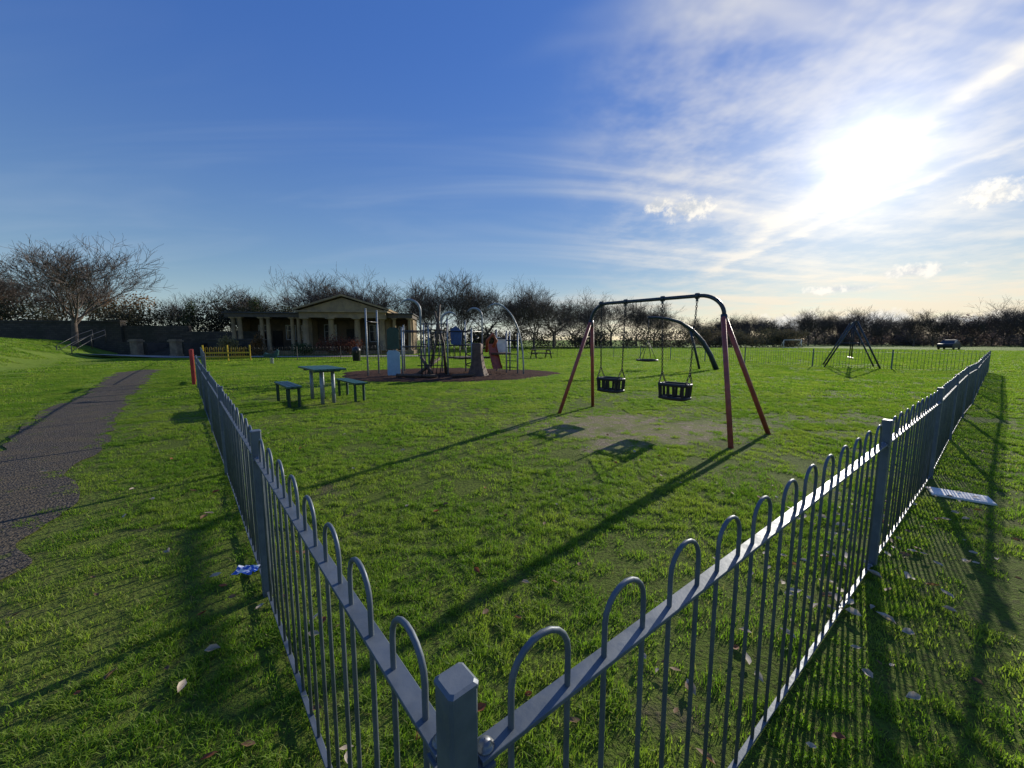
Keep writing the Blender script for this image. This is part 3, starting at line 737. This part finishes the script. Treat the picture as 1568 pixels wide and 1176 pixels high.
# ------------------------------------------------------------------ trees
def make_tree(name,seed,Ht,W,trunk=.2,kids=(6,4,4,4,3),spread=.75,rbase=.24,up=.25,thin=.011):
    rd=random.Random(seed); chains=[]
    def branch(p,d,L,r,lev):
        ns=4 if lev<2 else 3; pts=[p.copy()];rs=[r];dd=d.copy();q_=p.copy()
        for i in range(ns):
            wob=.05 if lev==0 else .16+.05*lev
            dd=(dd+Vector((rd.uniform(-1,1),rd.uniform(-1,1),rd.uniform(-.7,1)+up*.4))*wob).normalized()
            q_=q_+dd*(L/ns); pts.append(q_.copy()); rs.append(max(r*(1-(.62 if lev else .35)*(i+1)/ns),thin*.7))
        chains.append((pts,rs,lev))
        if lev>=len(kids): return
        nk=kids[lev]; a0=rd.uniform(0,6.28)
        for c_ in range(nk):
            f=(1.0 if c_==0 else rd.uniform(.35,1)) if lev else (1.0 if c_<3 else rd.uniform(.6,1)); x=f*ns;i=min(int(x),ns-1);pp_=pts[i].lerp(pts[i+1],x-i)
            if lev==0:
                aa=a0+c_*6.283/nk+rd.uniform(-.3,.3); ax_=Vector((math.cos(aa),math.sin(aa),0))
            else:
                ax_=Vector((rd.uniform(-1,1),rd.uniform(-1,1),rd.uniform(-1,1)))
                ax_=(ax_-dd*ax_.dot(dd)).normalized()
            nd=(dd*(1-.35*spread)+ax_*spread*rd.uniform(.5,1.2)+Vector((0,0,up*.35))).normalized()
            rr_=r*(1-(.62 if lev else .35)*f)*((.85 if c_==0 else rd.uniform(.5,.75)) if lev else rd.uniform(.45,.65))
            branch(pp_,nd,L*rd.uniform(.58,.86)*(1.6 if lev==0 else 1),max(rr_,thin),lev+1)
    branch(Vector((0,0,0)),Vector((0,0,1)),trunk*10,rbase,0)
    allp=np.array([tuple(p) for c in chains for p in c[0]])
    wz=np.percentile(allp[:,2],99.5); wx=np.percentile(np.abs(allp[:,:2]),98)
    sxy=W/2/wx; szz=Ht/wz
    mb=MB()
    for pts,rs,lev in chains: mb.tube([Vector((p.x*sxy,p.y*sxy,p.z*szz)) for p in pts],rs,(8,6,5,3,3,3,3)[lev],0 if lev<3 else 1,False,lev<3)
    me=bpy.data.meshes.new(name); me.from_pydata(mb.v,[],mb.f); me.materials.append(M_bark);me.materials.append(M_twig)
    me.polygons.foreach_set('material_index',mb.mi);me.polygons.foreach_set('use_smooth',mb.sm);me.update(); return me
TA=make_tree('bare_tree_a',5,10.4,13.0,.19,(7,5,5,4,4),.68,.34,.42,.017)
TB=make_tree('bare_tree_b',8,11,10.5,.16,(7,5,5,4,4),.6,.26,.28,.018)
TC=make_tree('bare_tree_c',21,11,13.5,.13,(7,5,5,4,4),.8,.28,.25,.018)
TD=make_tree('bare_tree_d',34,10,8,.16,(6,5,5,4,3),.55,.24,.4,.018)
def tree(me,x,y,rz,sc=1,dz=0): link('bare_tree',me,(x,y,gz(x,y)+dz-.05),rz,sc)
tree(TA,-41.8,37.0,.4,(.84,.84,.97))
tree(TC,-30.0,60,1.2,(.9,.9,1.0)); tree(TC,-23.5,61,3.0,(.85,.85,.98)); tree(TB,-27.5,57,2.2,(1.05,1.05,.95)); tree(TB,-21.0,58,4.4,(1.0,1.0,.90)); tree(TD,-40,60,5.0,(.9,.9,.9))
tree(TD,-36.5,52,.5,(1.0,1.0,.82)); tree(TD,-46,54,2.5,.75)
tree(TB,-12.5,60,.3,(1.05,1.05,.95)); tree(TB,-7.5,59,2.0,(1,1,1.0)); tree(TC,-4.0,64,4.0,.92); tree(TD,-15,66,1,.95)
tree(TB,3.5,62,5.1,.9); tree(TC,7.0,65,.9,.85); tree(TD,.5,70,2,.95)
for x,y,r_,s_ in((17,84,0,1.0),(22,86,1,1.05),(27,84,2,.85),(13,80,4,.75),(33,90,3,.9),(10,90,1.5,1.0),(38,98,5,.8)): tree((TB,TC,TD)[int(x)%3],x,y,r_,s_)
tree(TB,-66,50,2,.9); tree(TC,-58,52,.2,.8)
# ------------------------------------------------------------------ foliage masses
def leafmass(name,blobs,leaf,mats,skew=1.0,loc=None):
    Vs=[];rs_=np.random.default_rng(len(blobs)+int(leaf*1000))
    for (cx_,cy_,cz_),(rx_,ry_,rz_),N_ in blobs:
        u_=rs_.normal(size=(N_,3));u_/=np.linalg.norm(u_,axis=1)[:,None]; r_=rs_.random(N_)**.45
        r_=r_*(.8+.4*rs_.random(N_))
        c_=u_*r_[:,None]*np.array([rx_,ry_,rz_])+np.array([cx_,cy_,cz_])
        c_[:,2]=np.maximum(c_[:,2],.05)
        a_=rs_.normal(size=(N_,3));a_/=np.linalg.norm(a_,axis=1)[:,None]
        b_=np.cross(a_,rs_.normal(size=(N_,3)));b_/=np.linalg.norm(b_,axis=1)[:,None]
        s_=leaf*(.4+1.0*rs_.random(N_)**2)[:,None]
        Vs.append(np.stack([c_-a_*s_,c_-b_*s_*.5,c_+a_*s_,c_+b_*s_*.5],1).reshape(-1,3))
    V_=np.concatenate(Vs); q_=np.arange(len(V_)).reshape(-1,4)
    return link(name,np_mesh(name,V_,q_,mats))
M_hedge=mat('dark_hedge',(.030,.038,.014),(.055,.045,.022),.6,.8,transl=.25)
M_ever=mat('evergreen',(.05,.085,.018),(.03,.055,.012),.8,.7,transl=.3)
M_aut=mat('autumn_leaves',(.24,.11,.025),(.12,.07,.02),.5,.8,transl=.4)
M_redb=mat('red_bush',(.20,.06,.03),(.11,.045,.02),1.5,.8,transl=.35)
M_pamp=mat('pampas',(.36,.27,.11),(.20,.17,.06),2,.85,transl=.35)
M_dist=mat('hazed_distant_trees',(.24,.185,.165),(.15,.145,.12),.06,.95,transl=.5)  # base colour lightened to stand in for distance haze over the trees
M_dist2=mat('distant_hedge',(.07,.070,.04),(.10,.080,.05),.08,.95,transl=.3)
bl=[]
for i in range(110):
    x=random.uniform(-92,-24); bl.append(((x,random.uniform(45.5,50),random.uniform(1.5,4.9)),(random.uniform(1.3,2.8),1.8,random.uniform(1.0,2.2)),520))
leafmass('hedge',bl,.15,[M_hedge])
bl=[]
for i in range(34):
    x=random.uniform(-82,-50); bl.append(((x,random.uniform(52,56),random.uniform(4.5,8.0)),(random.uniform(1.4,2.6),2,random.uniform(1,1.8)),340))
leafmass('autumn_hedge',bl,.15,[M_aut])
for x,y,h,r_ in((-38.5,46.5,6.4,1.6),(-30.5,47,7.0,1.7),(-28.4,50,6.0,1.7)):
    bl=[((x+random.uniform(-.7,.7),y,h*f),(r_*(1.2-f),r_*(1.2-f),h*.16),500) for f in(.2,.35,.5,.65,.8)]
    leafmass('evergreen_tree',bl,.12,[M_ever])
bl=[]
for i in range(130):
    x=random.uniform(-16,64); bl.append(((x,68+x*.25+random.uniform(-3,3),random.uniform(.4,2.9)),(random.uniform(1.2,3.0),2,random.uniform(.7,1.7)),300))
leafmass('hedge',bl,.19,[M_dist2])
bl=[]
for i in range(230):
    az=random.uniform(25,66); R_=random.uniform(150,190); x=R_*math.sin(rad(az));y=R_*math.cos(rad(az))
    h=random.uniform(1.3,4.6)*(1+.4*math.sin(az*.9)); bl.append(((x,y,h*.6),(random.uniform(2,5),3,h*.8),330))
for i in range(90):
    az=random.uniform(-72,30); R_=random.uniform(150,170); x=R_*math.sin(rad(az));y=R_*math.cos(rad(az))
    h=random.uniform(4,9); bl.append(((x,y,h*.6),(random.uniform(4,8),3,h*.6),160))
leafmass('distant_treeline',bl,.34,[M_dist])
dist=empty('distant_bare_trees')
for i in range(60):
    az=25+i*.7+random.uniform(-.4,.4); R_=random.uniform(135,165); x=R_*math.sin(rad(az));y=R_*math.cos(rad(az))
    o=link('tree',(TB,TC,TD)[i%3],(x,y,gz(x,y)-.3),random.uniform(0,6),random.uniform(.5,1.0)); o.parent=dist
for x,y,r_,h,m,nm in((-26.3,36.0,.9,1.9,M_pamp,'pampas_bush'),(-23.8,36.2,.8,2.1,M_aut,'shrub'),(-17.3,37,1.6,1.9,M_redb,'red_shrub'),(-15.5,37.3,1.3,1.7,M_redb,'red_shrub'),(-20,37,1.2,1.2,M_ever,'shrub')):
    bl=[((x+random.uniform(-.6,.6)*r_,y,h*random.uniform(.35,.75)),(r_*.6,r_*.6,h*.38),220) for _ in range(7)]
    leafmass(nm,bl,.09,[m])
# ------------------------------------------------------------------ grass
def grassmat():
    m=bpy.data.materials.new('grass_blades'); m.use_nodes=True;k=NT(m.node_tree);p=k.n['Principled BSDF']
    at=k.n.new('ShaderNodeAttribute'); at.attribute_name='rnd'; rn=at.outputs['Fac']
    pos=k.n.new('ShaderNodeNewGeometry').outputs['Position']
    c=k.mix(rn,(.095,.180,.018),(.185,.285,.034))
    c=k.mix(k.mr(k.noise(pos,.9,3,.65),.40,.66),c,(.235,.295,.055))
    c=k.mix(k.mr(rn,.92,.97,0,.8),c,(.28,.23,.11))
    k.l.new(c,p.inputs['Base Color']);p.inputs['Roughness'].default_value=.55;p.inputs['Specular IOR Level'].default_value=.25
    t_=k.n.new('ShaderNodeBsdfTranslucent'); k.l.new(k.mix(1.0,c,(1.55,1.75,.8),'MULTIPLY'),t_.inputs['Color'])
    mx=k.n.new('ShaderNodeMixShader');mx.inputs[0].default_value=.55
    k.l.new(p.outputs[0],mx.inputs[1]);k.l.new(t_.outputs[0],mx.inputs[2]);k.l.new(mx.outputs[0],k.n['Material Output'].inputs['Surface'])
    return m
M_grass=grassmat()
def blades(name,size,dens,h0,h1,wd,seed,clump,round_=False):
    r=np.random.default_rng(seed); N_=int(size*size*dens*1.6)
    x=(r.random(N_)-.5)*size;y=(r.random(N_)-.5)*size
    d=vnoise(x+seed*13,y,1/clump)*.6+vnoise(x,y+seed*7,2.7/clump)*.4
    keep=r.random(N_)<np.clip((d-.32)*3.2,.04,1)
    if round_: keep=np.hypot(x,y)<size/2
    x=x[keep];y=y[keep];d=d[keep];N_=len(x)
    h=(h0+(h1-h0)*r.random(N_))*(.40+1.1*d); la=r.random(N_)*6.283+vnoise(x,y,.7/clump)*3; ln=h*(.35+1.1*r.random(N_)); wa=la+1.57+r.normal(size=N_)*.4
    wd_=wd*(.7+.6*r.random(N_))
    wx,wy=np.cos(wa)*wd_/2,np.sin(wa)*wd_/2; lx,ly=np.cos(la)*ln,np.sin(la)*ln
    z0=np.full(N_,-.008)
    V_=np.stack([np.stack([x-wx,y-wy,z0],-1),np.stack([x+wx,y+wy,z0],-1),
        np.stack([x+lx*.35+wx*.8,y+ly*.35+wy*.8,h*.62],-1),np.stack([x+lx*.35-wx*.8,y+ly*.35-wy*.8,h*.62],-1),np.stack([x+lx,y+ly,h*.93],-1)],1).reshape(-1,3)
    o=np.arange(N_)*5
    T=np.concatenate([np.stack([o,o+1,o+2],-1),np.stack([o,o+2,o+3],-1),np.stack([o+3,o+2,o+4],-1)])
    me=np_mesh(name,V_,T,[M_grass],True)
    a=me.attributes.new('rnd','FLOAT','POINT');a.data.foreach_set('value',np.repeat(r.random(N_),5).astype(np.float32))
    return me
kinds=[]; LV={}
def addk(level,me): LV.setdefault(level,[]).append(len(kinds)); kinds.append(me)
for s in range(6): addk(.5,blades('grass_patch_fine',.5,11500,.012,.038,.0036,20+s,.075))
for s in range(4): addk(1,blades('grass_patch_medium',1,4200,.014,.044,.0066,40+s,.12))
for s in range(3): addk(2,blades('grass_patch_coarse',2,1050,.018,.052,.014,60+s,.28))
for s in range(3): addk(4,blades('grass_patch_far',4,250,.03,.07,.032,80+s,.6))
for s in range(3): addk('t',blades('grass_tuft',.12,2000,.012,.036,.0045,100+s,.05,True))
path_right=lambda y:np.interp(y,ys,xr); path_left=lambda y:np.interp(y,ys,xl)
def el(x,y,X0,Y0,a_,b_,th): 
    dx=x-X0;dy=y-Y0;u_=(dx*math.cos(th)+dy*math.sin(th))/a_;v_=(-dx*math.sin(th)+dy*math.cos(th))/b_;return np.hypot(u_,v_)
def allowed(x,y):
    nn_=(vnoise(x,y,3.1)-.4)*.5
    ok=~((y>-6)&(y<20)&(x>path_left(y)+.03+nn_)&(x<path_right(y)-.03-nn_))
    ang=np.arctan2((y-cy)/ry,(x-cx)/rx)
    ok&=~(np.hypot((x-cx)/rx,(y-cy)/ry)<rr(ang)*.995)
    e=el(x,y,*MUD[0])
    for q_ in MUD[1:]: e=np.minimum(e,el(x,y,*q_))
    e=e+(vnoise(x,y,1.9)-.5)*1.2+(vnoise(x,y,5.)-.5)*1.5
    ok&=~(e<.92)
    py_=np.interp(x,[-36,-30,-22,-8],[31.6,32.6,33.4,35.0])
    ok&=~((x>-36)&(x<-8)&(y>py_-.1)&(y<py_+2.5))
    d=vnoise(x,y,1.3)*.5+vnoise(x,y,4.)*.5
    ok&=~((d<.25)&(np.hypot(x,y)<12))
    ok&=~((np.abs((x-4.44)*math.cos(rad(38))-(y-3.66)*math.sin(rad(38)))<.27)&(np.abs((x-4.44)*math.sin(rad(38))+(y-3.66)*math.cos(rad(38)))<.16))
    return ok
GX,GY=np.meshgrid(np.linspace(-.5,.5,6),np.linspace(-.5,.5,6)); GX=GX.ravel();GY=GY.ravel()
PX=[];PR=[];PS=[];PI=[]
rp=random.Random(5)
def emit(x,y,level):
    q4=rp.randrange(4); rz=q4*math.pi/2; e=.4*(level if level!='t' else .3)
    gx_=(gz(x+e,y)-gz(x-e,y))/(2*e);gy_=(gz(x,y+e)-gz(x,y-e))/(2*e)
    if level=='t': rz=rp.uniform(0,6.28)
    cs,sn=math.cos(rz),math.sin(rz); lx=gx_*cs+gy_*sn; ly=-gx_*sn+gy_*cs
    PX.append((x,y,gz(x,y)));PR.append((math.atan(ly),-math.atan(lx),rz));PS.append(rp.uniform(.9,1.15) if level!='t' else rp.uniform(.7,1.3));PI.append(rp.choice(LV[level]))
def cell(x,y,s):
    r=math.hypot(x,y)
    if y<-1.5-s or abs(math.degrees(math.atan2(x,y+1.2)))>74+30*s/max(r,1): return
    want=4 if r>30 else(2 if r>14 else(1 if r>6.2 else .5))
    if s<=want:
        ok=allowed(x+GX*s,y+GY*s)
        if ok.all(): emit(x,y,s); return
        if not ok.any(): return
        if s<=.5:
            n_=int(26*(1 if r<8 else .6))
            for _ in range(n_):
                a=x+rp.uniform(-.5,.5)*s;b=y+rp.uniform(-.5,.5)*s
                if allowed(np.array([a]),np.array([b]))[0]: emit(a,b,'t')
            return
        if r>30 and s<=1: return
    for i in(-1,1):
        for j in(-1,1): cell(x+i*s/4,y+j*s/4,s/2)
for i in range(-21,26):
    for j in range(-1,21):
        X_,Y_=i*4+.0,j*4+.0
        if math.hypot(X_,Y_)<86 and not(Y_>39 and X_<-40) and not(abs(X_+20)<10 and 39<Y_<47): cell(X_,Y_,4)
gm=bpy.data.meshes.new('grass'); gm.vertices.add(len(PX)); gm.vertices.foreach_set('co',np.array(PX,dtype=np.float32).ravel())
a_=gm.attributes.new('scl','FLOAT','POINT');a_.data.foreach_set('value',np.array(PS,dtype=np.float32))
a_=gm.attributes.new('rot','FLOAT_VECTOR','POINT');a_.data.foreach_set('vector',np.array(PR,dtype=np.float32).ravel())
a_=gm.attributes.new('kind','INT','POINT');a_.data.foreach_set('value',np.array(PI,dtype=np.int32))
go=link('grass',gm)
ng=bpy.data.node_groups.new('grass_scatter','GeometryNodeTree')
ng.interface.new_socket('Geometry',in_out='INPUT',socket_type='NodeSocketGeometry'); ng.interface.new_socket('Geometry',in_out='OUTPUT',socket_type='NodeSocketGeometry')
gi=ng.nodes.new('NodeGroupInput');gO=ng.nodes.new('NodeGroupOutput');jn=ng.nodes.new('GeometryNodeJoinGeometry')
def na(nm,dt):
    n_=ng.nodes.new('GeometryNodeInputNamedAttribute');n_.data_type=dt;n_.inputs['Name'].default_value=nm;return n_.outputs['Attribute']
sc_=na('scl','FLOAT');rot_=na('rot','FLOAT_VECTOR');kd=na('kind','INT')
cb=ng.nodes.new('ShaderNodeCombineXYZ');cb.inputs[0].default_value=1;cb.inputs[1].default_value=1;ng.links.new(sc_,cb.inputs[2])
e2r=ng.nodes.new('FunctionNodeEulerToRotation');ng.links.new(rot_,e2r.inputs[0])
for i,tm in enumerate(kinds):
    sx_=-3+i*1.1; so_=link(tm.name,tm,(sx_,-8,gz(sx_,-8))); so_.parent=go
    oi=ng.nodes.new('GeometryNodeObjectInfo');oi.inputs['Object'].default_value=so_;oi.inputs['As Instance'].default_value=True
    cp=ng.nodes.new('FunctionNodeCompare');cp.data_type='INT';cp.operation='EQUAL'
    ins=[s for s in cp.inputs if s.type=='INT']; ng.links.new(kd,ins[0]); ins[1].default_value=i
    ip=ng.nodes.new('GeometryNodeInstanceOnPoints')
    ng.links.new(gi.outputs[0],ip.inputs['Points']);ng.links.new(cp.outputs[0],ip.inputs['Selection']);ng.links.new(oi.outputs['Geometry'],ip.inputs['Instance'])
    ng.links.new(e2r.outputs[0],ip.inputs['Rotation']);ng.links.new(cb.outputs[0],ip.inputs['Scale']);ng.links.new(ip.outputs[0],jn.inputs[0])
ng.links.new(jn.outputs[0],gO.inputs[0])
md=go.modifiers.new('scatter','NODES');md.node_group=ng
# ------------------------------------------------------------------ fallen leaves
mb=MB()
def leaf(x,y,s,mi):
    z=gz(x,y)+random.uniform(.02,.04); a=random.uniform(0,6.28); tl=random.uniform(-.5,.5);cu=random.uniform(.2,.6)*s
    M_=Matrix.Rotation(a,3,'Z')@Matrix.Rotation(tl,3,'X')
    P0=[(-1,0,0),(-.45,.42,cu/s),(.3,.5,cu/s),(1,0,.35),(.3,-.5,cu/s),(-.45,-.42,cu/s),(0,0,0)]
    vs=[M_@Vector((p_[0]*s,p_[1]*s,p_[2]*s))+Vector((x,y,z)) for p_ in P0]
    mb.add(vs,[(0,1,6),(1,2,6),(2,3,6),(3,4,6),(4,5,6),(5,0,6)],mi,True)
for i in range(80):
    s_=random.uniform(.5,5.5); o_=random.gauss(.0,.28); leaf(C0.x+dr.x*s_+dr.y*o_,C0.y+dr.y*s_-dr.x*o_,random.uniform(.018,.040),random.choice((0,1,1)))
for i in range(60):
    s_=random.uniform(2.2,4.2); o_=random.gauss(-.15,.3); leaf(C0.x+dr.x*s_+dr.y*o_,C0.y+dr.y*s_-dr.x*o_,random.uniform(.02,.045),random.choice((0,1,1,1)))
for i in range(34):
    s_=random.uniform(.2,4.5); o_=random.gauss(-.1,.22); leaf(C0.x+dl.x*s_+dl.y*o_,C0.y+dl.y*s_-dl.x*o_,random.uniform(.02,.042),random.choice((0,1,1,2)))
for i in range(140):
    r_=random.uniform(1.0,10)*random.uniform(.5,1)+.6; a=rad(random.uniform(-58,58)); leaf(r_*math.sin(a),r_*math.cos(a),random.uniform(.014,.034),random.choice((0,0,1,2)))
mb.build('fallen_leaves',[mat('dry_leaf',(.26,.15,.07),(.15,.08,.04),20,.7,transl=.3),mat('pale_leaf',(.60,.50,.38),(.42,.33,.24),20,.7,transl=.25),mat('rust_leaf',(.30,.09,.03),None,20,.7,transl=.3)])
print('grass instances',len(PX))
